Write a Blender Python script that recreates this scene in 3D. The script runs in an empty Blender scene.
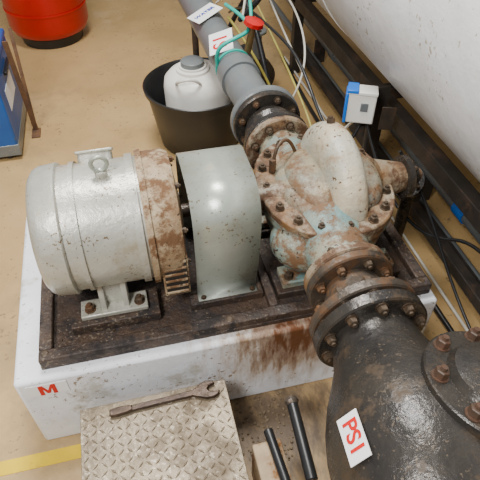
import bpy, math, random
from mathutils import Vector, Matrix
random.seed(4)
sc = bpy.context.scene
V = Vector

# ---------------------------------------------------------------- materials
def adj(c, k=.84, s=1.28):
    l = .25*c[0]+.6*c[1]+.15*c[2]
    if l > .62: return tuple(c)
    return tuple(min(1, max(.003, (l+(x-l)*s)*k)) for x in c)
def M(name, c1, c2=None, scale=6, rough=.6, metal=0, rust=0, rustcol=(.16,.06,.02), rscale=7,
      bump=.25, bscale=40, speck=0, speckcol=(.03,.02,.015), sscale=60, stain=None, dirt=0, dirtcol=(.12,.09,.05), soft=.08,
      stain_light=(.40,.27,.15)):
    m = bpy.data.materials.new(name); m.use_nodes = True
    nt = m.node_tree; N = nt.nodes; L = nt.links
    b = N['Principled BSDF']
    b.inputs['Roughness'].default_value = rough
    b.inputs['Metallic'].default_value = metal
    if c2 is None: c2 = tuple(x*.8 for x in c1)
    c1 = adj(c1); c2 = adj(c2); rustcol = adj(rustcol); speckcol = adj(speckcol); dirtcol = adj(dirtcol)
    tc = N.new('ShaderNodeTexCoord')
    def noise(s, det=6, r=.6, off=0):
        n = N.new('ShaderNodeTexNoise'); n.inputs['Scale'].default_value = s
        n.inputs['Detail'].default_value = det; n.inputs['Roughness'].default_value = r
        if off:
            mp = N.new('ShaderNodeMapping'); mp.inputs['Location'].default_value = (off, off*.7, off*1.3)
            L.new(tc.outputs['Object'], mp.inputs[0]); L.new(mp.outputs[0], n.inputs['Vector'])
        else: L.new(tc.outputs['Object'], n.inputs['Vector'])
        return n
    def ramp(fac, a, bb, ca=(0,0,0,1), cb=(1,1,1,1)):
        r = N.new('ShaderNodeValToRGB'); r.color_ramp.elements[0].position = a; r.color_ramp.elements[1].position = bb
        r.color_ramp.elements[0].color = ca; r.color_ramp.elements[1].color = cb
        L.new(fac, r.inputs[0]); return r
    def mix(fac, a, col):
        x = N.new('ShaderNodeMix'); x.data_type = 'RGBA'
        L.new(fac, x.inputs[0]); L.new(a, x.inputs[6]); x.inputs[7].default_value = (*col, 1)
        return x.outputs[2]
    n1 = noise(scale)
    cur = ramp(n1.outputs[0], .38, .62, (*c1,1), (*c2,1)).outputs[0]
    if dirt:
        nd = noise(scale*.6, 8, .7, 3.1)
        cur = mix(ramp(nd.outputs[0], .66-dirt*.3, .80-dirt*.3).outputs[0], cur, dirtcol)
    rfac = None
    if rust:
        n2 = noise(rscale, 10, .74, 7.7)
        rfac = ramp(n2.outputs[0], .68-rust*.3, .68-rust*.3+soft).outputs[0]
        cur = mix(rfac, cur, rustcol)
    if speck:
        n3 = noise(sscale, 4, .6, 1.9)
        n4 = noise(sscale*.09, 3, .6, 8.3)      # specks come in patches, not evenly
        mm = N.new('ShaderNodeMath'); mm.operation = 'MULTIPLY_ADD'; mm.inputs[1].default_value = .45
        sb_ = N.new('ShaderNodeMath'); sb_.operation = 'SUBTRACT'; sb_.inputs[1].default_value = .5
        L.new(n4.outputs[0], sb_.inputs[0]); L.new(sb_.outputs[0], mm.inputs[0]); L.new(n3.outputs[0], mm.inputs[2])
        cur = mix(ramp(mm.outputs[0], .72-speck*.2, .76-speck*.2).outputs[0], cur, speckcol)
    if stain:
        (cx, cy, cz), rad, col = stain
        mp = N.new('ShaderNodeMapping'); mp.inputs['Location'].default_value = (-cx, -cy, -cz)
        L.new(tc.outputs['Object'], mp.inputs[0])
        mp2 = N.new('ShaderNodeMapping'); mp2.inputs['Scale'].default_value = (1/rad[0], 1/rad[1], 1/rad[2])
        L.new(mp.outputs[0], mp2.inputs[0])
        ln = N.new('ShaderNodeVectorMath'); ln.operation = 'LENGTH'; L.new(mp2.outputs[0], ln.inputs[0])
        ns = noise(12, 8, .7, 5.5)
        mps = N.new('ShaderNodeMapping'); mps.inputs['Scale'].default_value = (2.2, 1, .5); mps.inputs['Rotation'].default_value = (0,.35,0)
        L.new(tc.outputs['Object'], mps.inputs[0]); L.new(mps.outputs[0], ns.inputs['Vector'])
        ad = N.new('ShaderNodeMath'); ad.operation = 'MULTIPLY_ADD'; ad.inputs[1].default_value = 2.4
        L.new(ns.outputs[0], ad.inputs[0]); L.new(ln.outputs['Value'], ad.inputs[2])
        mr0 = N.new('ShaderNodeMapRange'); mr0.inputs[1].default_value = 2.7; mr0.inputs[2].default_value = 1.9; mr0.inputs[4].default_value = .8
        L.new(ad.outputs[0], mr0.inputs[0])
        cur = mix(mr0.outputs[0], cur, stain_light)
        mr = N.new('ShaderNodeMapRange'); mr.inputs[1].default_value = 2.1; mr.inputs[2].default_value = 1.45
        L.new(ad.outputs[0], mr.inputs[0])
        cur = mix(mr.outputs[0], cur, col)
    L.new(cur, b.inputs['Base Color'])
    if rfac is not None:
        mr = N.new('ShaderNodeMapRange'); mr.inputs[3].default_value = rough; mr.inputs[4].default_value = min(1, rough+.3)
        L.new(rfac, mr.inputs[0]); L.new(mr.outputs[0], b.inputs['Roughness'])
    if bump:
        nb = noise(bscale, 6, .6, 2.2)
        bp = N.new('ShaderNodeBump'); bp.inputs['Strength'].default_value = bump; bp.inputs['Distance'].default_value = .006
        L.new(nb.outputs[0], bp.inputs['Height']); L.new(bp.outputs[0], b.inputs['Normal'])
    return m

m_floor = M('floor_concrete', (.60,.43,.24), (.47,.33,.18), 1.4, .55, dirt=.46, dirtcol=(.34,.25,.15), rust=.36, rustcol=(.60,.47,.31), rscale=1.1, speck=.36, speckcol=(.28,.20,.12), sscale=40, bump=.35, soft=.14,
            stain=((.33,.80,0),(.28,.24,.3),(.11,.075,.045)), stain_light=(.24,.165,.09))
m_wall = M('wall_paint', (.55,.52,.45), (.45,.42,.36), 2, .8)
m_plinth = M('plinth_paint', (.84,.86,.89), (.72,.73,.76), 4, .6, rust=.46, rustcol=(.60,.58,.53), rscale=6, speck=.34, speckcol=(.30,.25,.19), sscale=70,
             stain=((.42,.93,.33),(.24,.25,.20),(.13,.045,.014)), bump=.6, bscale=14)
m_bed = M('baseplate_rust', (.040,.030,.026), (.075,.050,.036), 14, .5, speck=.5, speckcol=(.18,.145,.11), sscale=100, rust=.6, rustcol=(.020,.016,.015), bump=1, bscale=60)
m_motor = M('motor_paint', (.58,.57,.51), (.46,.455,.40), 7, .33, metal=.3, rust=.48, rustcol=(.40,.36,.28), rscale=7, speck=.40, speckcol=(.17,.125,.08), sscale=110, dirt=.4, dirtcol=(.38,.36,.30), bump=.35, soft=.14)
m_endbell = M('motor_endbell_rust', (.46,.38,.27), (.27,.185,.115), 12, .6, rust=.68, rustcol=(.15,.085,.048), rscale=13, speck=.4, sscale=90, bump=.8)
m_guard = M('guard_galvanised', (.50,.53,.475), (.41,.435,.385), 5, .32, metal=.4, rust=.45, rustcol=(.36,.34,.27), rscale=7, speck=.40, speckcol=(.21,.165,.11), sscale=100, bump=.15, soft=.15)
m_pump = M('pump_casing_patina', (.34,.28,.19), (.23,.235,.20), 9, .36, rust=.72, rustcol=(.150,.088,.050), rscale=9, speck=.5, speckcol=(.05,.03,.02), sscale=60, bump=1, bscale=35, soft=.12)
m_hump = M('pump_volute_paint', (.58,.51,.39), (.46,.45,.38), 8, .34, rust=.55, rustcol=(.30,.19,.11), rscale=8, speck=.45, speckcol=(.12,.07,.04), sscale=70, bump=.8, soft=.14)
m_pumplow = M('pump_lower_teal', (.17,.26,.255), (.32,.31,.24), 10, .42, rust=.70, rustcol=(.16,.095,.055), rscale=12, speck=.47, speckcol=(.05,.03,.02), sscale=70, bump=.9, soft=.1)
m_pflange = M('pump_flange_rust', (.21,.125,.068), (.30,.26,.20), 12, .42, rust=.72, rustcol=(.105,.06,.036), rscale=14, speck=.4, sscale=80, bump=1)
m_iron = M('black_iron', (.030,.028,.027), (.056,.050,.043), 7, .27, metal=.35, rust=.5, rustcol=(.075,.056,.040), rscale=10, speck=.34, speckcol=(.14,.115,.09), sscale=110, bump=.5, bscale=34)
m_irong = M('grey_iron', (.12,.10,.082), (.070,.060,.050), 10, .36, metal=.4, rust=.62, rustcol=(.13,.078,.048), rscale=14, bump=.7)
m_bolt = M('bolt_steel', (.11,.082,.06), (.072,.055,.04), 25, .42, metal=.4, rust=.55, rustcol=(.14,.078,.045), bump=.4)
m_rbolt = M('rusty_bolt', (.10,.055,.038), (.06,.04,.028), 25, .5, bump=.6)
m_pvc = M('grey_pvc', (.185,.20,.20), (.15,.16,.165), 4, .32, speck=.38, speckcol=(.28,.25,.21), sscale=100, bump=.08)
m_black = M('black_plastic', (.012,.012,.013), (.02,.02,.02), 5, .38, bump=.05)
m_white = M('white_plastic', (.78,.76,.70), (.70,.67,.60), 5, .4, dirt=.3, dirtcol=(.5,.45,.36), bump=.05)
m_red = M('red_paint', (.50,.012,.014), (.40,.010,.012), 3, .32, bump=.05)
m_blue = M('blue_paint', (.02,.11,.34), (.018,.085,.28), 3, .4, speck=.3, speckcol=(.1,.12,.15), bump=.05)
m_bluel = M('blue_plastic', (.02,.18,.60), (.02,.16,.55), 3, .4, bump=0)
m_tank = M('tank_white_paint', (.80,.80,.81), (.72,.72,.71), 3, .38, rust=.36, rustcol=(.66,.64,.59), rscale=4, speck=.26, speckcol=(.46,.41,.33), sscale=45, bump=.8, bscale=8, soft=.14)
m_frame = M('dark_steel_frame', (.028,.025,.022), (.05,.042,.036), 8, .55, rust=.5, rustcol=(.08,.052,.036), bump=.4)
m_checker = M('checker_plate_steel', (.26,.215,.155), (.19,.155,.115), 7, .36, metal=.35, rust=.56, rustcol=(.15,.115,.078), rscale=6, speck=.42, speckcol=(.42,.37,.30), sscale=80, bump=.5, soft=.15)
m_wrench = M('rusty_wrench', (.055,.038,.030), (.09,.062,.045), 20, .36, metal=.5, bump=.5)
m_yellow = M('yellow_paint', (.85,.62,.02), (.75,.54,.03), 10, .7, dirt=.3, dirtcol=(.55,.40,.1))
m_label = M('label_white', (.85,.85,.84), (.82,.82,.82), 3, .5, bump=0)
m_redtxt = M('label_red_ink', (.60,.005,.03), (.55,.005,.03), 3, .5, bump=0)
m_bluetxt = M('label_blue_ink', (.03,.05,.35), (.03,.05,.3), 3, .5, bump=0)
m_cyan = M('green_hose', (.08,.46,.38), (.08,.40,.33), 3, .4, bump=0)
m_wcable = M('white_cable', (.72,.70,.62), (.65,.62,.55), 3, .5, bump=0)
m_ycable = M('yellow_cable', (.62,.55,.20), (.5,.45,.2), 3, .5, bump=0)
m_wood = M('timber', (.50,.40,.28), (.36,.27,.19), 12, .85, rust=.5, rustcol=(.22,.11,.05), bump=.6)
m_rstrip = M('rusty_strip', (.16,.09,.05), (.10,.06,.04), 12, .75, rust=.35, bump=.6)
m_brass = M('tarnished_brass', (.24,.16,.08), (.15,.11,.07), 12, .45, metal=.6)
m_stone = M('rubble', (.26,.21,.15), (.16,.12,.08), 12, .9)

# ---------------------------------------------------------------- helpers
def empty(name, loc):
    e = bpy.data.objects.new(name, None); e.location = loc; e.empty_display_size = .05
    sc.collection.objects.link(e); return e
def add(ob, parent=None):
    sc.collection.objects.link(ob)
    if parent:
        ob.parent = parent
        ob.matrix_parent_inverse = Matrix.Translation(-V(parent.location))
    return ob
def mesh(name, vs, fs, mat, parent=None, smooth=True, bevel=0, ang=35, seg=2):
    me = bpy.data.meshes.new(name); me.from_pydata([tuple(v) for v in vs], [], fs); me.validate()
    import bmesh
    bm = bmesh.new(); bm.from_mesh(me); bmesh.ops.recalc_face_normals(bm, faces=bm.faces); bm.to_mesh(me); bm.free()
    if smooth:
        for p in me.polygons: p.use_smooth = True
        me.set_sharp_from_angle(angle=math.radians(ang))
    me.materials.append(mat)
    ob = bpy.data.objects.new(name, me); add(ob, parent)
    if bevel:
        b = ob.modifiers.new('b', 'BEVEL'); b.width = bevel; b.segments = seg; b.limit_method = 'ANGLE'
    return ob
def frame(axis):
    return V(axis).normalized().to_track_quat('Z', 'Y').to_matrix()
def boxg(lo, hi):
    x0,y0,z0 = lo; x1,y1,z1 = hi
    vs = [(x0,y0,z0),(x1,y0,z0),(x1,y1,z0),(x0,y1,z0),(x0,y0,z1),(x1,y0,z1),(x1,y1,z1),(x0,y1,z1)]
    fs = [(0,3,2,1),(4,5,6,7),(0,1,5,4),(1,2,6,5),(2,3,7,6),(3,0,4,7)]
    return vs, fs
def box(name, lo, hi, mat, parent=None, bevel=.003):
    vs, fs = boxg(lo, hi); return mesh(name, vs, fs, mat, parent, bevel=bevel)
def obox(name, c, size, R, mat, parent=None, bevel=.002):
    s = V(size)/2; vs, fs = boxg(-s, s)
    return mesh(name, [R @ V(v) + V(c) for v in vs], fs, mat, parent, bevel=bevel)
def latheg(prof, org, axis, seg=48):
    R = frame(axis); org = V(org); vs = []; fs = []
    for t, r in prof:
        for i in range(seg):
            a = 2*math.pi*i/seg
            vs.append(org + R @ V((r*math.cos(a), r*math.sin(a), t)))
    n = len(prof)
    for j in range(n-1):
        for i in range(seg):
            k = (i+1) % seg
            fs.append((j*seg+i, j*seg+k, (j+1)*seg+k, (j+1)*seg+i))
    fs.append(tuple(range(seg))[::-1]); fs.append(tuple((n-1)*seg+i for i in range(seg)))
    return vs, fs
def lathe(name, prof, org, axis, mat, parent=None, seg=48, bevel=0, ang=35):
    vs, fs = latheg(prof, org, axis, seg); return mesh(name, vs, fs, mat, parent, bevel=bevel, ang=ang)
def cyl(name, p0, p1, r0, mat, parent=None, r1=None, seg=32, bevel=0):
    p0 = V(p0); p1 = V(p1); d = p1-p0
    return lathe(name, [(0,r0),(d.length, r0 if r1 is None else r1)], p0, d, mat, parent, seg, bevel)
def joing(parts):
    vs = []; fs = []
    for v, f in parts:
        o = len(vs); vs += list(v); fs += [tuple(i+o for i in q) for q in f]
    return vs, fs
def hexg(c, axis, r, h):
    return joing([latheg([(0,r*1.25),(h*.15,r*1.25)], c, axis, 16), latheg([(h*.15,r),(h*.9,r),(h,r*.85)], c, axis, 6), latheg([(h,r*.5),(h*1.35,r*.48)], c, axis, 10)])
def flange(name, c, axis, R, t, mat, parent, n=8, br=.011, bolt_mat=None, inner=.65, bolts=True, off=0.3, both=True):
    c = V(c); ax = V(axis).normalized()
    lathe(name, [(-t/2,R*inner),(-t/2,R-.005),(-t/2+.004,R),(t/2-.004,R),(t/2,R-.005),(t/2,R*inner)], c, ax, mat, parent, 64)
    if bolts:
        F = frame(ax); parts = []
        for i in range(n):
            a = 2*math.pi*i/n + off
            p = F @ V((math.cos(a), math.sin(a), 0))*(R-.026)
            parts.append(hexg(c+p+ax*t/2, ax, br, br*1.3))
            if both: parts.append(hexg(c+p-ax*t/2, -ax, br, br*1.3))
        vs, fs = joing(parts); mesh(name+'_bolts', vs, fs, bolt_mat or m_bolt, parent)
def ell(name, c, r, mat, parent=None, seg=48, rings=24):
    vs = []; fs = []
    for j in range(rings+1):
        th = math.pi*j/rings
        for i in range(seg):
            a = 2*math.pi*i/seg
            s = max(math.sin(th), 1e-3)
            vs.append((c[0]+r[0]*s*math.cos(a), c[1]+r[1]*s*math.sin(a), c[2]+r[2]*math.cos(th)))
    for j in range(rings):
        for i in range(seg):
            k = (i+1)%seg; fs.append((j*seg+i, (j+1)*seg+i, (j+1)*seg+k, j*seg+k))
    return mesh(name, vs, fs, mat, parent, ang=60)
def tube(name, pts, r, mat, parent=None):
    cu = bpy.data.curves.new(name, 'CURVE'); cu.dimensions = '3D'; cu.bevel_depth = r; cu.bevel_resolution = 4
    cu.use_fill_caps = True
    s = cu.splines.new('NURBS'); s.points.add(len(pts)-1); s.order_u = 4 if len(pts) > 3 else 3; s.use_endpoint_u = True
    for i, p in enumerate(pts): s.points[i].co = (*p, 1)
    s.resolution_u = 10
    cu.materials.append(mat)
    ob = bpy.data.objects.new(name, cu); return add(ob, parent)
def label(name, c, n, xd, w, h, text, size, parent, ink=None):
    n = V(n).normalized(); xd = V(xd); xd = (xd - n*xd.dot(n)).normalized(); up = n.cross(xd)
    R = Matrix((xd, up, n)).transposed()
    obox(name, c, (w, h, .002), R, m_label, parent, bevel=0)
    ink = ink or m_redtxt
    if text == 'M':
        s = size*.36; t = size*.17
        o2 = [(-s,-s),(-s,s),(-s+t*1.1,s),(0,-s*.15),(s-t*1.1,s),(s,s),(s,-s),(s-t,-s),(s-t,s*.35),(t*.4,-s*.75),(-t*.4,-s*.75),(-s+t,s*.35),(-s+t,-s)]
        k = len(o2)
        vs = [V(c)+R@V((x,y,.001)) for x,y in o2]+[V(c)+R@V((x,y,.0022)) for x,y in o2]
        quads = [(0,1,11,12),(1,2,3,11),(11,3,10),(10,3,9),(9,3,8),(3,4,5,8),(5,6,7,8)]
        fs = [tuple(i+k for i in q) for q in quads] + [(i,(i+1)%k,k+(i+1)%k,k+i) for i in range(k)]
        mesh(name+'_text', vs, fs, ink, parent, smooth=False)
        return
    cu = bpy.data.curves.new(name+'_text', 'FONT'); cu.body = text; cu.size = size; cu.align_x = 'CENTER'; cu.align_y = 'CENTER'
    cu.extrude = .0006; cu.offset = .001; cu.materials.append(ink)
    ob = bpy.data.objects.new(name+'_text', cu)
    add(ob, parent)
    ob.matrix_basis = Matrix.Translation(V(c)+n*.002) @ R.to_4x4()

# ---------------------------------------------------------------- room
box('floor', (-4,-2,-.1), (2.6,8,0), m_floor, bevel=0)
box('wall_right_added', (2.6,-2,0), (2.75,8,3), m_wall, bevel=0)  # out of view, added to darken the space under the tank
box('wall_back', (-4,8,0), (2.6,8.15,3), m_wall, bevel=0)
box('floor_marking', (-2.2,.835,0), (-.32,.885,.002), m_yellow, bevel=0)

# ---------------------------------------------------------------- plinth + bed
pl = empty('concrete_plinth', (.23,1.27,0))
box('block', (-.475,.920,0), (.92,1.70,.38), m_plinth, pl, bevel=.012)
label('motor_label', (-.385,.9185,.330), (0,-1,0), (1,0,0), .12, .058, 'M', .070, pl)

bd = empty('steel_baseplate', (.24,1.27,.38))
box('plate', (-.39,.955,.38), (.90,1.60,.40), m_bed, bd)
box('rail_front', (-.39,.955,.40), (.90,.995,.43), m_bed, bd, .005)
box('rail_back', (-.39,1.56,.40), (.90,1.60,.43), m_bed, bd, .005)
box('rail_left', (-.39,.995,.40), (-.35,1.56,.43), m_bed, bd, .005)
box('rail_right', (.86,.995,.40), (.90,1.56,.43), m_bed, bd, .005)
box('crossbar', (.34,.995,.40), (.37,1.56,.43), m_bed, bd, .005)
for s in (-1,1): box('pump_pedestal_%d' % (s+1), (.38,1.24+s*.15-.055,.40), (.82,1.24+s*.15+.055,.43), m_bed, bd, .004)
for k,y in enumerate((1.055,1.43)): box('guard_pad_%d' % k, (.09,y,.40), (.335,y+.045,.43), m_bed, bd, .003)
parts = []
for (x,y) in [(-.37,.98),(-.37,1.56),(.2,.975),(.87,.98),(.87,1.55),(.55,.975)]:
    parts.append(latheg([(0,.016),(.002,.012),(.0035,.010)], V((x,y,.4285)), (0,0,1), 6))
for i in range(150):
    x = random.uniform(-.33,.84); y = random.uniform(1.01,1.54); r = random.uniform(.002,.006)
    parts.append(latheg([(0,r),(r*.7,r*.6)], (x,y,.40), (random.uniform(-.2,.2),0,1), random.choice((4,5,6))))
vs, fs = joing(parts); mesh('anchor_bolts_and_flakes', vs, fs, m_bolt, bd)

# ---------------------------------------------------------------- motor
mo = empty('electric_motor', (-.16,1.24,.43))
AX = V((1,0,0)); Yc, Zc = 1.24, .68
DX = .020
def o(x): return V((x+DX, Yc, Zc))
lathe('fan_cowl', [(0,.09),(.0,.150),(.006,.174),(.018,.190),(.034,.198),(.085,.203),(.089,.199)], o(-.345), AX, m_motor, mo, 64, ang=50)
lathe('stator_body', [(0,.188),(0,.192),(.26,.192),(.26,.18)], o(-.26), AX, m_motor, mo, 64)
lathe('body_band', [(0,.19),(0,.199),(.014,.199),(.014,.19)], o(-.222), AX, m_motor, mo, 64)
lathe('body_band_drive', [(0,.19),(0,.201),(.022,.201),(.022,.19)], o(-.060), AX, m_motor, mo, 64)
lathe('cowl_grille_hub', [(-.010,.03),(-.010,.06),(0,.09),(.003,.1)], o(-.345), AX, m_motor, mo, 40)
lathe('end_bell', [(0,.19),(0,.203),(.070,.203),(.088,.192),(.098,.12),(.105,.06),(.105,.02)], o(-.020), AX, m_endbell, mo, 64)
lathe('end_bell_rim', [(0,.19),(0,.210),(.018,.210),(.018,.19)], o(-.030), AX, m_endbell, mo, 64)
for side in (-1, 1):
    box('vent_frame_%d' % (side+1), (DX-.005, Yc+side*.160-.03, Zc-.175), (DX+.074, Yc+side*.160+.03, Zc-.005), m_endbell, mo, .003)
    box('vent_opening_%d' % (side+1), (DX+.001, Yc+side*.189-.004, Zc-.167), (DX+.068, Yc+side*.189+.004, Zc-.013), m_black, mo, 0)
    for k in range(6):
        z = Zc-.157+k*.0265
        box('vent_slat_%d_%d' % (side+1, k), (DX+.001, Yc+side*.192-.005, z-.004), (DX+.068, Yc+side*.192+.005, z+.005), m_endbell, mo, .002)
parts = []
for i in range(8):
    a = 2*math.pi*i/8+.4
    parts.append(hexg(V((.070+DX, Yc+.17*math.cos(a), Zc+.17*math.sin(a))), AX, .009, .012))
vs, fs = joing(parts); mesh('bell_bolts', vs, fs, m_bolt, mo)
cyl('shaft', (.09,Yc,Zc), (.33,Yc,Zc), .022, m_irong, mo)
cyl('coupling_half', (.15,Yc,Zc), (.24,Yc,Zc), .08, m_irong, mo)
obox('terminal_box', (-.145+DX,Yc+.120,Zc+.155), (.10,.08,.05), Matrix.Rotation(math.radians(-35),3,'X'), m_motor, mo, .010)
obox('terminal_box_lid', (-.145+DX,Yc+.134,Zc+.175), (.11,.085,.010), Matrix.Rotation(math.radians(-35),3,'X'), m_motor, mo, .004)
cyl('eyebolt_boss', (-.128+DX,Yc-.015,Zc+.183), (-.128+DX,Yc-.015,Zc+.208), .018, m_motor, mo)
ring = []
for i in range(28):
    for j in range(10):
        a = 2*math.pi*i/28; b = 2*math.pi*j/10
        r = .022+.0065*math.cos(b); ring.append((-.128+DX+r*math.cos(a), Yc-.015+.0065*math.sin(b), Zc+.232+r*math.sin(a)))
fs = [(i*10+j, ((i+1)%28)*10+j, ((i+1)%28)*10+(j+1)%10, i*10+(j+1)%10) for i in range(28) for j in range(10)]
mesh('eyebolt', ring, fs, m_guard, mo)
for s in (-1, 1):
    y = Yc+s*.14
    box('foot_pad_%d' % (s+1), (-.255,y-.035,.440), (-.045,y+.035,.458), m_motor, mo, .004)
    for k, x in enumerate((-.190,-.12)):
        vs = [(x,y-.022*1,.45),(x+.018,y-.022,.45),(x+.018,y+.022,.45),(x,y+.022,.45),
              (x,y-s*.03-.022,.57),(x+.018,y-s*.03-.022,.57),(x+.018,y-s*.03+.022,.57),(x,y-s*.03+.022,.57)]
        mesh('foot_web_%d_%d' % (s+1,k), vs, boxg((0,0,0),(1,1,1))[1], m_motor, mo, bevel=.003)
    box('foot_wall_%d' % (s+1), (-.19,y-s*.02-.012,.45), (-.10,y-s*.02+.012,.56), m_motor, mo, .004)
    vs, fs = joing([hexg(V((x,y+s*.008,.458)), (0,0,1), .014, .022) for x in (-.225,-.07)])
    mesh('foot_bolts_%d' % (s+1), vs, fs, m_bolt, mo)
    box('slide_rail_%d' % (s+1), (-.29,y-.055,.40), (-.01,y+.055,.4395), m_bed, bd, .004)

# ---------------------------------------------------------------- coupling guard
gd = empty('coupling_guard', (.2,1.24,.43))
prof = []
yf, yb, zt, r = 1.095, 1.42, .822, .10
prof.append((yf-.030,.4325)); prof.append((yf-.002,.4325)); prof.append((yf-.006,.47)); prof.append((yf-.018,.55)); prof.append((yf-.018,.66))
for k in range(0, 9):
    a = math.pi - k*(math.pi/2)/8
    prof.append((yf+r+r*math.cos(a)-.014*(1-k/8), zt-r+r*math.sin(a)))
for k in range(0, 9):
    a = math.pi/2 - k*(math.pi/2)/8
    prof.append((yb-r+r*math.cos(a), zt-r+r*math.sin(a)))
prof += [(yb,.6),(yb,.4325),(yb+.035,.4325)]
vs = []; fs = []
for (y,z) in prof:
    fl = max(0, (z-.45))*.03
    vs += [(.118+fl*.3,y,z),(.316+fl*1.2,y,z)]
for i in range(len(prof)-1): fs.append((2*i,2*i+1,2*i+3,2*i+2))
g = mesh('sheet', vs, fs, m_guard, gd, ang=40)
sol = g.modifiers.new('s','SOLIDIFY'); sol.thickness = .004
vs, fs = joing([hexg(V((x,y,.434)), (0,0,1), .007, .009) for x in (.135,.30) for y in (yf-.02,yb+.02)])
mesh('guard_bolts', vs, fs, m_bolt, gd)

# ---------------------------------------------------------------- pump
pu = empty('centrifugal_pump', (.58,1.24,.43))
PX = .612
vs = []; fs = []; NA, NB = 80, 28
for i in range(NA):
    a = 2*math.pi*i/NA
    g_ = .5-.5*math.cos(a-math.radians(40))
    rc = .120+.010*g_; bb = .084+.020*g_; w = .056+.008*g_
    for j in range(NB):
        p = 2*math.pi*j/NB
        cs, sn = math.cos(p), math.sin(p)
        cs = math.copysign(abs(cs)**.75, cs); sn = math.copysign(abs(sn)**.8, sn)
        rr = rc+bb*cs
        vs.append((PX+w*sn, Yc-rr*math.cos(a), Zc+rr*math.sin(a)))
for i in range(NA):
    for j in range(NB):
        fs.append((i*NB+j, ((i+1)%NA)*NB+j, ((i+1)%NA)*NB+(j+1)%NB, i*NB+(j+1)%NB))
mesh('volute', vs, fs, m_hump, pu, ang=70)
def dome(name, cx, cy, a, b, z0, h, mat, n=2.6, lev=10, seg=56):
    vs = []; fs = []
    for j in range(lev+1):
        t = j/lev*math.pi/2
        f = max(math.cos(t)**.7, .02); z = z0+h*math.sin(t)
        for i in range(seg):
            q = 2*math.pi*i/seg; c, s = math.cos(q), math.sin(q)
            vs.append((cx+a*f*math.copysign(abs(c)**(2/n), c), cy+b*f*math.copysign(abs(s)**(2/n), s), z))
    for j in range(lev):
        for i in range(seg):
            k = (i+1)%seg; fs.append((j*seg+i, j*seg+k, (j+1)*seg+k, (j+1)*seg+i))
    fs.append(tuple(range(seg))[::-1]); fs.append(tuple(lev*seg+i for i in range(seg)))
    return mesh(name, vs, fs, mat, pu, ang=60)
dome('suction_chamber_upper', .585, 1.245, .162, .198, .70, .050, m_pump, n=2.1)
dome('suction_hood_inner', .545, 1.245, .095, .160, .71, .062, m_pump, n=2.0)
dome('suction_hood_outer', .680, 1.245, .085, .155, .71, .055, m_pump, n=2.0)
ell('lower_casing', (.585,1.24,.61), (.20,.245,.15), m_pumplow, pu)
def superell(cx, cy, a, b, n=3.0, k=64):
    out = []
    for i in range(k):
        t = 2*math.pi*i/k; c, s = math.cos(t), math.sin(t)
        out.append((cx+a*math.copysign(abs(c)**(2/n), c), cy+b*math.copysign(abs(s)**(2/n), s)))
    return out
def plate(name, outl, z0, z1, mat, parent, bevel=.003):
    k = len(outl); vs = [(x,y,z0) for x,y in outl]+[(x,y,z1) for x,y in outl]
    fs = [tuple(range(k))[::-1], tuple(range(k,2*k))]+[(i,(i+1)%k,k+(i+1)%k,k+i) for i in range(k)]
    return mesh(name, vs, fs, mat, parent, bevel=bevel)
plate('split_flange_lower', superell(.580,1.25,.214,.258,2.3), .650, .676, m_pumplow, pu)
plate('split_flange_upper', superell(.580,1.25,.218,.262,2.3), .679, .708, m_pflange, pu, .006)
parts = []
ol = superell(.580,1.25,.191,.235,2.3,16)
for x,y in ol: parts.append(hexg(V((x,y,.708)), (0,0,1), .013, .018))
vs, fs = joing(parts); mesh('split_bolts', vs, fs, m_bolt, pu)
cyl('suction_nozzle', (.535,.888,.63), (.55,1.10,.625), .083, m_pumplow, pu, r1=.12, seg=40)
cyl('discharge_nozzle', (.53,1.57,.63), (.55,1.38,.63), .083, m_pumplow, pu, r1=.11, seg=40)
ell('suction_elbow_bulge', (.505,1.10,.60), (.14,.12,.10), m_pumplow, pu)
flange('suction_flange', (.535,.903,.63), (0,1,0), .126, .028, m_pflange, pu, 8, .013, both=False)
flange('discharge_flange', (.53,1.570,.63), (0,1,0), .130, .028, m_pflange, pu, 8, .013, bolts=False)
F0 = frame((0,1,0)); parts = []
for i in range(8):
    a = 2*math.pi*i/8+.3
    parts.append(hexg(V((.53,1.556,.63))+F0@V((math.cos(a),math.sin(a),0))*.104, (0,-1,0), .013, .017))
vs, fs = joing(parts); mesh('discharge_flange_bolts', vs, fs, m_bolt, pu)
cyl('stuffing_box_inner', (.345,Yc,Zc), (.44,Yc,Zc), .038, m_pflange, pu, r1=.050)
cyl('stuffing_box_outer', (.86,Yc,Zc), (.76,Yc,Zc), .050, m_pflange, pu, r1=.075)
lathe('bearing_cover', [(0,.05),(0,.072),(.02,.072),(.026,.05),(.05,.04),(.05,.01)], (.86,Yc,Zc), AX, m_iron, pu)
vs, fs = joing([hexg(V((.88,Yc+.058*math.cos(a),Zc+.058*math.sin(a))), AX, .008, .012) for a in [i*math.pi/3 for i in range(6)]])
mesh('bearing_bolts', vs, fs, m_bolt, pu)
cyl('shaft_outer', (.80,Yc,Zc), (.93,Yc,Zc), .02, m_irong, pu)
for s in (-1, 1):
    box('pump_foot_%d' % (s+1), (.40,Yc+s*.15-.04,.4305), (.80,Yc+s*.15+.04,.46), m_pumplow, pu, .005)
    box('pump_leg_%d' % (s+1), (.47,Yc+s*.13-.025,.45), (.73,Yc+s*.13+.025,.60), m_pumplow, pu, .008)
    vs, fs = joing([hexg(V((x,Yc+s*.165,.46)), (0,0,1), .013, .02) for x in (.425,.775)])
    mesh('pump_foot_bolts_%d' % (s+1), vs, fs, m_bolt, pu)
lathe('vent_plug', [(0,.014),(.012,.014),(.012,.009),(.02,.009)], (.612,1.32,.880), (0,.35,1), m_bolt, pu, 6)
tube('seal_water_pipe', [(.43,1.33,.73),(.44,1.34,.80),(.47,1.355,.82),(.50,1.37,.80),(.52,1.37,.75)], .006, m_bolt, pu)
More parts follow.
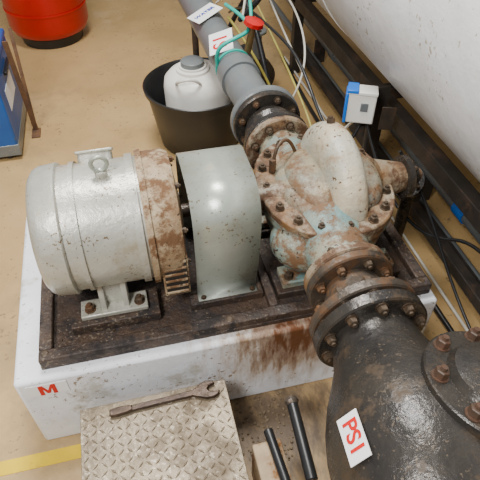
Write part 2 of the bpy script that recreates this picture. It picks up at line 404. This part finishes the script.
cyl('pipe_fitting', (.43,1.33,.710), (.43,1.33,.760), .012, m_bolt, pu, seg=6)

# ---------------------------------------------------------------- discharge
dp = empty('discharge_pipe', (.5,2.3,.63))
flange('spool_flange', (.53,1.600,.63), (0,1,0), .130, .028, m_iron, dp, 8, .012, bolts=False)
lathe('rubber_compensator', [(0,.085),(.03,.098),(.06,.108),(.09,.098),(.12,.085)], (.53,1.615,.63), (0,1,0), m_iron, dp)
flange('joint_flange', (.53,1.742,.63), (0,1,0), .138, .026, m_iron, dp, 8, .012)
flange('pvc_flange', (.53,1.775,.63), (0,1,0), .142, .034, m_pvc, dp, 8, .012, both=False)
pd = (V((.445,3.3,.66))-V((.525,1.79,.63)))
lathe('pvc_pipe', [(0,.10),(.05,.098),(.055,.082),(pd.length,.082)], (.525,1.79,.63), pd, m_pvc, dp)
pdn = pd.normalized()
def pp(s): return V((.525,1.79,.63))+pdn*s
lathe('pvc_socket', [(0,.084),(0,.092),(.09,.092),(.09,.084)], pp(.30), pdn, m_pvc, dp)
ln_ = V((-.40,-.16,1)).normalized()
label('pipe_label', pp(.52)+V((-.40,0,1)).normalized()*.092, ln_, (.25,1,0), .15, .115, 'S1', .10, dp)
label('pipe_warning_label', pp(.85)+V((-.030,0,.085)), (-.35,0,1), (1,.35,0), .15, .13, 'WATER', .034, dp, m_bluetxt)
lathe('hose_clamp', [(0,.083),(0,.088),(.014,.088),(.014,.083)], pp(.42), pdn, m_cyan, dp)
cyl('tap_body', (.575,2.25,.69), (.595,2.23,.82), .016, m_brass, dp, seg=16)
lathe('tap_handle', [(0,.02),(.004,.046),(.022,.046),(.03,.02)], (.595,2.23,.82), (.25,-.1,1), m_red, dp, 10)
cyl('pipe_support', (.47,3.15,0), (.47,3.15,.58), .02, m_frame, dp, seg=12)

# ---------------------------------------------------------------- suction line: reducer + check valve
cv = empty('check_valve', (.52,.35,.63))
flange('small_flange', (.535,.871,.63), (0,1,0), .128, .028, m_irong, cv, 8, .013, off=.3, bolts=False)
parts = []
for i in range(8):
    a = 2*math.pi*i/8+.3
    parts.append(hexg(V((.535,.857,.63))+F0@V((math.cos(a),math.sin(a),0))*.102, (0,-1,0), .013, .017))
vs, fs = joing(parts); mesh('small_flange_bolts', vs, fs, m_bolt, cv)
lathe('reducer_cone', [(0,.108),(.03,.100),(.10,.082)], (.530,.755,.63), (0,1,0), m_irong, cv)
flange('large_flange', (.525,.748,.63), (0,1,0), .152, .030, m_irong, cv, 10, .014)
flange('inlet_flange', (.525,.704,.63), (0,1,0), .154, .036, m_iron, cv, 10, .014)
lathe('body', [(0,.125),(.03,.150),(.07,.176),(.12,.197),(.18,.209),(.24,.212),(.30,.208),(.36,.195),(.42,.172),(.47,.146),(.51,.127),(.55,.117),(.60,.114)], (.494,.105,.600), (.05,1,.05), m_iron, cv, 72, ang=60)
lathe('outlet_neck', [(0,.13),(.2,.12),(.24,.12)], (.49,.16,.61), (0,-1,0), m_iron, cv, 48)
flange('outlet_flange', (.49,-.09,.61), (0,1,0), .157, .034, m_iron, cv, 10, .014)
cax = V((.22,.14,1)).normalized(); cc = V((.600,.385,.575))
lathe('cover_neck', [(0,.135),(.17,.128),(.20,.13)], cc, cax, m_iron, cv, 48)
lathe('cover_seat_flange', [(0,.12),(0,.148),(.004,.152),(.022,.152),(.024,.148),(.024,.1)], cc+cax*.185, cax, m_iron, cv, 64)
lathe('cover', [(0,.12),(0,.148),(.004,.152),(.020,.152),(.024,.148),(.026,.105),(.045,.095),(.058,.06),(.062,.02)], cc+cax*.212, cax, m_iron, cv, 64, ang=30)
F = frame(cax); parts = []
for i in range(8):
    a = 2*math.pi*i/8+.0
    parts.append(hexg(cc+cax*.236+F@V((.127*math.cos(a),.127*math.sin(a),0)), cax, .015, .022))
vs, fs = joing(parts); mesh('cover_bolts', vs, fs, m_rbolt, cv)
label('valve_label', (.335,.400,.742), (-.76,.12,.64), (0.0,-1,0), .102, .056, 'PS1', .052, cv)
box('valve_stand', (.42,.28,0), (.62,.46,.46), m_frame, cv, .01)

# ---------------------------------------------------------------- step platform with checker plate
st = empty('checker_plate_step', (-.08,.55,0))
box('top_plate', (-.307,.20,.243), (.157,.872,.25), m_checker, st, .0015)
for k,(x,y) in enumerate([(-.295,.85),(.145,.85),(-.295,.22),(.145,.22)]):
    box('leg_%d' % k, (x-.012,y-.012,0), (x+.012,y+.012,.243), m_frame, st)
box('skirt_front', (-.305,.866,.17), (.155,.872,.243), m_checker, st)
box('skirt_left', (-.307,.202,.17), (-.301,.866,.243), m_checker, st)
box('skirt_right', (.151,.202,.17), (.157,.866,.243), m_checker, st)
parts = []
i = 0; y = .222; P = .0255
while y < .858:
    x = -.292; j = 0
    while x < .148:
        a = math.radians(45 if (i+j) % 2 else -45)
        L_, W_ = .0135, .0036
        c, s = math.cos(a), math.sin(a)
        def tr(px,py,pz): return (x+px*c-py*s, y+px*s+py*c, pz)
        v = [tr(-L_,0,.2499),tr(0,-W_,.2499),tr(L_,0,.2499),tr(0,W_,.2499),tr(-L_*.55,0,.2522),tr(0,-W_*.4,.2525),tr(L_*.55,0,.2522),tr(0,W_*.4,.2525)]
        parts.append((v, [(4,5,6,7),(0,1,5,4),(1,2,6,5),(2,3,7,6),(3,0,4,7)]))
        x += P; j += 1
    y += P; i += 1
vs, fs = joing(parts); mesh('tread_pattern', vs, fs, m_checker, st, smooth=False)

wr = empty('open_end_wrench', (-.04,.845,.255))
def wp(u, v):
    a = math.radians(2); return (-.195+u*math.cos(a)-v*math.sin(a), .832+u*math.sin(a)+v*math.cos(a))
outl = [wp(0,-.010),wp(.06,-.009),wp(.24,-.010),wp(.262,-.020),wp(.282,-.029),wp(.304,-.031),wp(.322,-.024),wp(.328,-.012),wp(.306,-.013),wp(.292,-.007),wp(.289,.002),wp(.296,.011),wp(.318,.015),wp(.308,.027),wp(.290,.031),wp(.270,.025),wp(.255,.015),wp(.24,.009),wp(.06,.009),wp(0,.010)]
plate('shank', outl, .2530, .266, m_wrench, wr, .0025)
plate('tail', [wp(-.02,-.011),wp(0,-.013),wp(.03,-.012),wp(.05,-.009),wp(.05,.009),wp(.03,.012),wp(0,.013),wp(-.02,.011)], .2532, .269, m_wrench, wr, .003)

# ---------------------------------------------------------------- bolt cutter + timber block
box('timber_block', (.195,.30,0), (.285,.655,.215), m_wood, bevel=.006)
bc = empty('bolt_cutter', (.29,.5,.22))
cyl('handle_left', (.268,.18,.230), (.262,.52,.230), .010, m_irong, bc, seg=16)
cyl('grip_left', (.262,.50,.231), (.252,.68,.231), .015, m_black, bc, seg=20, bevel=.003)
cyl('handle_right', (.285,.18,.230), (.335,.52,.245), .010, m_irong, bc, seg=16)
cyl('grip_right', (.332,.50,.245), (.347,.735,.25), .018, m_black, bc, seg=20, bevel=.003)
lathe('grip_end_cap', [(0,.018),(.01,.023),(.022,.020)], (.347,.733,.25), (0.06,1,0), m_irong, bc, 20)
plate('jaw', [(.255,.05),(.295,.05),(.305,.12),(.292,.2),(.262,.2),(.25,.12)], .218, .242, m_irong, bc)

parts = []
for i in range(170):
    x = random.uniform(.18,.40); y = random.uniform(.66,.915); r = random.uniform(.002,.007)
    v, f = latheg([(0,r),(r*.9,r*random.uniform(.5,.9))], (x,y,0), (random.uniform(-.1,.1),0,1), random.choice((4,5,6)))
    parts.append((v,f))
vs, fs = joing(parts); mesh('rubble_debris', vs, fs, m_stone, None, smooth=False)

# ---------------------------------------------------------------- tub & container
tu = empty('black_tub', (.39,2.64,0))
lathe('tub_shell', [(0,.02),(0,.225),(.006,.232),(.33,.285),(.335,.298),(.358,.302),(.362,.296),(.350,.280),(.012,.223),(.012,.02)], (.39,2.64,0), (0,0,1), m_black, tu, 64, ang=50)
ct = empty('plastic_container', (.385,2.61,.012))
lathe('drum', [(0,.15),(.01,.180),(.35,.184),(.395,.176),(.425,.148),(.435,.12),(.44,.06)], (.385,2.61,.013), (0,0,1), m_white, ct, 56, ang=60)
lathe('collar', [(0,.09),(.02,.09),(.025,.075),(.035,.075)], (.365,2.61,.445), (0,0,1), m_white, ct, 48)
lathe('cap', [(0,.064),(.028,.062),(.034,.052),(.035,.01)], (.365,2.61,.475), (0,0,1), m_pvc, ct, 48)
tube('drum_handle', [(.26,2.51,.43),(.255,2.46,.47),(.29,2.43,.49),(.35,2.43,.49),(.38,2.46,.44)], .008, m_white, ct)

# ---------------------------------------------------------------- background items
rt = empty('red_pressure_tank', (-.49,4.3,0))
lathe('shell', [(0,.05),(.02,.22),(.05,.275),(.10,.298),(.95,.298),(1.05,.26),(1.10,.15),(1.12,.03)], (-.49,4.3,.04), (0,0,1), m_red, rt, 64, ang=50)
lathe('seam', [(0,.29),(0,.304),(.012,.304),(.012,.29)], (-.49,4.3,.26), (0,0,1), m_red, rt, 64)
lathe('base_ring', [(0,.21),(0,.23),(.07,.24),(.07,.22)], (-.49,4.3,0), (0,0,1), m_black, rt, 48)

bb_ = empty('blue_cabinet', (-.95,2.9,0))
box('body', (-1.25,2.66,.03), (-.64,3.25,.48), m_blue, bb_, .012)
box('lid', (-1.255,2.655,.48), (-.635,3.255,.515), m_blue, bb_, .01)
box('label_strip', (-.6395,2.78,.24), (-.637,3.05,.36), m_label, bb_, 0)
box('lower_band', (-1.252,2.656,.03), (-.637,3.252,.10), m_pvc, bb_, .004)
box('handle', (-.635,2.86,.41), (-.615,3.05,.43), m_black, bb_, .004)
for k,(x,y) in enumerate([(-1.2,2.7),(-.71,2.7),(-1.2,3.2),(-.71,3.2)]):
    cyl('foot_%d' % k, (x,y,0), (x,y,.03), .02, m_black, bb_, seg=16)

ls = empty('steel_stand', (-.58,3.0,0))
obox('upright', (-.575,2.90,.30), (.028,.006,.60), Matrix.Rotation(math.radians(8),3,'X'), m_rstrip, ls, .001)
box('foot', (-.60,2.86,0), (-.55,2.96,.008), m_rstrip, ls, .001)
obox('brace', (-.575,3.02,.28), (.02,.006,.60), Matrix.Rotation(math.radians(-16),3,'X'), m_rstrip, ls, .001)

tk = empty('storage_tank', (1.53,1.3,1.245))
lathe('shell', [(-.16,.05),(-.14,.3),(-.08,.52),(0,.66),(.06,.70),(4.4,.70),(4.5,.60),(4.56,.3),(4.58,.05)], (1.53,-.8,1.245), (0,1,0), m_tank, tk, 96, ang=50)
lathe('shell_weld', [(0,.695),(.004,.703),(.02,.703),(.024,.695)], (1.53,2.25,1.245), (0,1,0), m_tank, tk, 96)
fr = empty('steel_support_frame', (1.5,1.3,0))
for k,y in enumerate((-.5,.75,2.05,3.3)):
    for j,x in enumerate((1.19,1.87)):
        box('leg_%d_%d' % (k,j), (x-.03,y-.03,0), (x+.03,y+.03,.48), m_frame, fr)
    box('cross_%d' % k, (1.15,y-.03,.485), (1.90,y+.03,.543), m_frame, fr)
box('beam_left', (1.15,-.7,.47), (1.21,3.5,.542), m_frame, fr)
box('beam_right', (1.85,-.7,.47), (1.91,3.5,.542), m_frame, fr)
box('rail_low', (1.24,-.7,.08), (1.29,3.5,.13), m_frame, fr)
box('rail_low_flange', (1.24,-.7,.075), (1.34,3.5,.082), m_frame, fr)

gp = empty('floor_pipe', (1.41,1.3,.2))
cyl('pipe', (1.41,-.8,.2), (1.41,4.5,.2), .042, m_pvc, gp)
for k,(y,m_) in enumerate([(1.48,m_bluel),(2.3,m_pvc),(3.1,m_pvc)]):
    cyl('coupling_%d' % k, (1.41,y-.04,.2), (1.41,y+.04,.2), .048, m_, gp)
cyl('pipe_lower', (1.36,-.8,.045), (1.36,4.5,.045), .022, m_pvc, gp)
for k,y in enumerate((.2,1.8,3.4)): box('pipe_bracket_%d' % k, (1.37,y-.012,0), (1.45,y+.012,.165), m_frame, gp)

# ---------------------------------------------------------------- sensor box
sb = empty('sensor_box', (.93,1.75,0))
Rb = Matrix.Rotation(math.radians(-25),3,'Z') @ Matrix.Rotation(math.radians(-8),3,'X')
bc_ = V((.920,1.72,.668))
obox('case', bc_, (.112,.085,.120), Rb, m_white, sb, .006)
obox('lid_panel', bc_+Rb@V((0,0,.064)), (.117,.09,.016), Rb, m_white, sb, .004)
obox('side_band', bc_+Rb@V((-.060,0,0)), (.012,.092,.123), Rb, m_bluel, sb, .003)
obox('top_trim', bc_+Rb@V((-.040,0,.070)), (.045,.094,.014), Rb, m_bluel, sb, .003)
obox('dial', bc_+Rb@V((.012,-.044,.01)), (.03,.004,.035), Rb, m_pvc, sb, .002)
cyl('cable_gland', (.94,1.71,.58), (.94,1.71,.62), .012, m_black, sb, seg=12)
cyl('post', (1.02,1.80,0), (1.02,1.80,.62), .012, m_frame, sb, seg=12)
box('bracket', (.97,1.785,.56), (1.08,1.80,.70), m_frame, sb)
obox('bracket_plate', (1.06,1.73,.58), (.06,.004,.11), Matrix.Rotation(math.radians(-20),3,'Z'), m_irong, sb)
box('post_foot', (.96,1.76,0), (1.04,1.84,.01), m_frame, sb)

hv = empty('drain_valve', (1.0,1.4,0))
cyl('valve_pipe', (1.03,1.40,0), (1.03,1.40,.45), .025, m_iron, hv)
lathe('valve_body', [(0,.03),(.02,.05),(.07,.05),(.09,.03)], (1.03,1.40,.42), (0,0,1), m_iron, hv, 24)
lathe('valve_disc', [(0,.04),(0,.065),(.02,.065),(.02,.04)], (1.0,1.38,.52), (-.6,-.3,.7), m_iron, hv, 32)
vs, fs = joing([hexg(V((1.0,1.38,.52))+V((-.6,-.3,.7)).normalized()*.02+frame((-.6,-.3,.7))@V((.05*math.cos(a),.05*math.sin(a),0)), (-.6,-.3,.7), .008, .012) for a in [i*math.pi/3 for i in range(6)]])
mesh('valve_disc_bolts', vs, fs, m_bolt, hv)

cb = empty('cable_bundle', (.9,2.2,.5))
tube('black_cable_1', [(.93,1.71,.60),(.88,1.68,.48),(.80,1.72,.52),(.76,1.85,.66),(.76,2.1,.75),(.70,2.4,.75),(.66,2.7,.75),(.7,3.2,.5)], .007, m_black, cb)
tube('black_cable_2', [(.95,1.71,.60),(1.0,1.55,.35),(1.05,1.3,.30),(1.12,1.2,.35),(1.2,1.1,.42),(1.24,.7,.3)], .007, m_black, cb)
tube('black_cable_3', [(.94,1.40,.66),(1.02,1.35,.55),(1.08,1.2,.35),(1.13,.9,.08),(1.12,.3,.02)], .006, m_black, cb)
tube('white_cable_1', [(.60,2.45,.76),(.64,2.5,.95),(.72,2.7,.95),(.85,2.9,.7),(.98,2.7,.4),(1.0,2.3,.3),(.90,1.9,.35),(.93,1.75,.60)], .006, m_wcable, cb)
tube('white_cable_2', [(.60,3.1,.6),(.72,2.9,.8),(.90,3.0,.8),(1.02,2.7,.6),(.95,2.4,.4),(.80,2.5,.1),(.9,2.9,.02)], .006, m_wcable, cb)
tube('yellow_cable', [(.56,2.6,.72),(.72,2.5,.5),(.82,2.4,.2),(.92,2.2,.05),(1.02,2.3,.1),(.96,2.7,.3),(.9,3.3,.5)], .007, m_ycable, cb)
tube('green_hose', [(.425,2.21,.66),(.41,2.20,.74),(.47,2.17,.79),(.56,2.20,.80),(.60,2.28,.80),(.58,2.42,.80),(.55,2.6,.78)], .009, m_cyan, cb)
tube('green_hose_tail', [(.59,2.26,.78),(.63,2.36,.88),(.66,2.6,.92),(.66,3.0,.8)], .008, m_cyan, cb)
tube('black_hose_loop', [(.60,2.5,.74),(.68,2.35,.90),(.80,2.55,.95),(.78,2.9,.8),(.66,3.0,.5)], .014, m_black, cb)
tube('black_hose_drop', [(.66,3.2,.8),(.72,2.8,.75),(.74,2.5,.45),(.80,2.3,.1),(.78,2.0,.03),(.72,1.8,.02)], .016, m_black, cb)
tube('floor_cable_1', [(1.12,-.3,.02),(1.14,.8,.02),(1.10,1.3,.02),(1.16,1.9,.02),(1.10,2.5,.02),(1.16,3.5,.02)], .012, m_black, cb)
tube('floor_cable_2', [(1.19,-.3,.015),(1.20,.9,.015),(1.18,1.5,.015),(1.20,2.2,.015),(1.18,3.5,.015)], .007, m_wcable, cb)

bp_ = empty('booster_pump', (.85,3.05,0))
lathe('motor', [(0,.05),(.01,.09),(.22,.095),(.24,.07)], (.84,3.1,.14), (0,1,0), m_black, bp_, 32)
lathe('casing', [(0,.06),(0,.12),(.06,.12),(.08,.05)], (.84,3.02,.14), (0,1,0), m_iron, bp_, 32)
cyl('outlet', (.84,3.05,.2), (.84,3.05,.42), .03, m_pvc, bp_)
flange('outlet_flange', (.84,3.05,.43), (0,0,1), .06, .02, m_pvc, bp_, 4, .008)
box('base', (.74,3.0,0), (.94,3.35,.05), m_frame, bp_)

# ---------------------------------------------------------------- lights
def area(name, loc, tgt, size, e, col):
    l = bpy.data.lights.new(name, 'AREA'); l.size = size; l.energy = e; l.color = col
    ob = bpy.data.objects.new(name, l); ob.location = loc
    ob.rotation_euler = (V(tgt)-V(loc)).to_track_quat('-Z','Y').to_euler(); sc.collection.objects.link(ob)
area('overhead_lamp', (.0,2.2,3.6), (.2,1.2,.4), .8, 150, (1,.985,.96))
area('overhead_lamp.001', (-1.2,-.5,3.3), (.3,1.0,.4), .8, 135, (1,.99,.98))
w = bpy.data.worlds.new('w'); sc.world = w; w.use_nodes = True
w.node_tree.nodes['Background'].inputs[0].default_value = (1,.99,.98,1)
w.node_tree.nodes['Background'].inputs[1].default_value = .45

# ---------------------------------------------------------------- camera
cam = bpy.data.cameras.new('camera'); co = bpy.data.objects.new('camera', cam); sc.collection.objects.link(co)
co.location = (0,0,1.78); psi = math.radians(13.5); th = math.radians(45)
d = V((math.sin(psi)*math.cos(th), math.cos(psi)*math.cos(th), -math.sin(th)))
co.rotation_euler = d.to_track_quat('-Z','Y').to_euler()
cam.sensor_width = 36; cam.lens = 39; cam.clip_start = .02
sc.camera = co
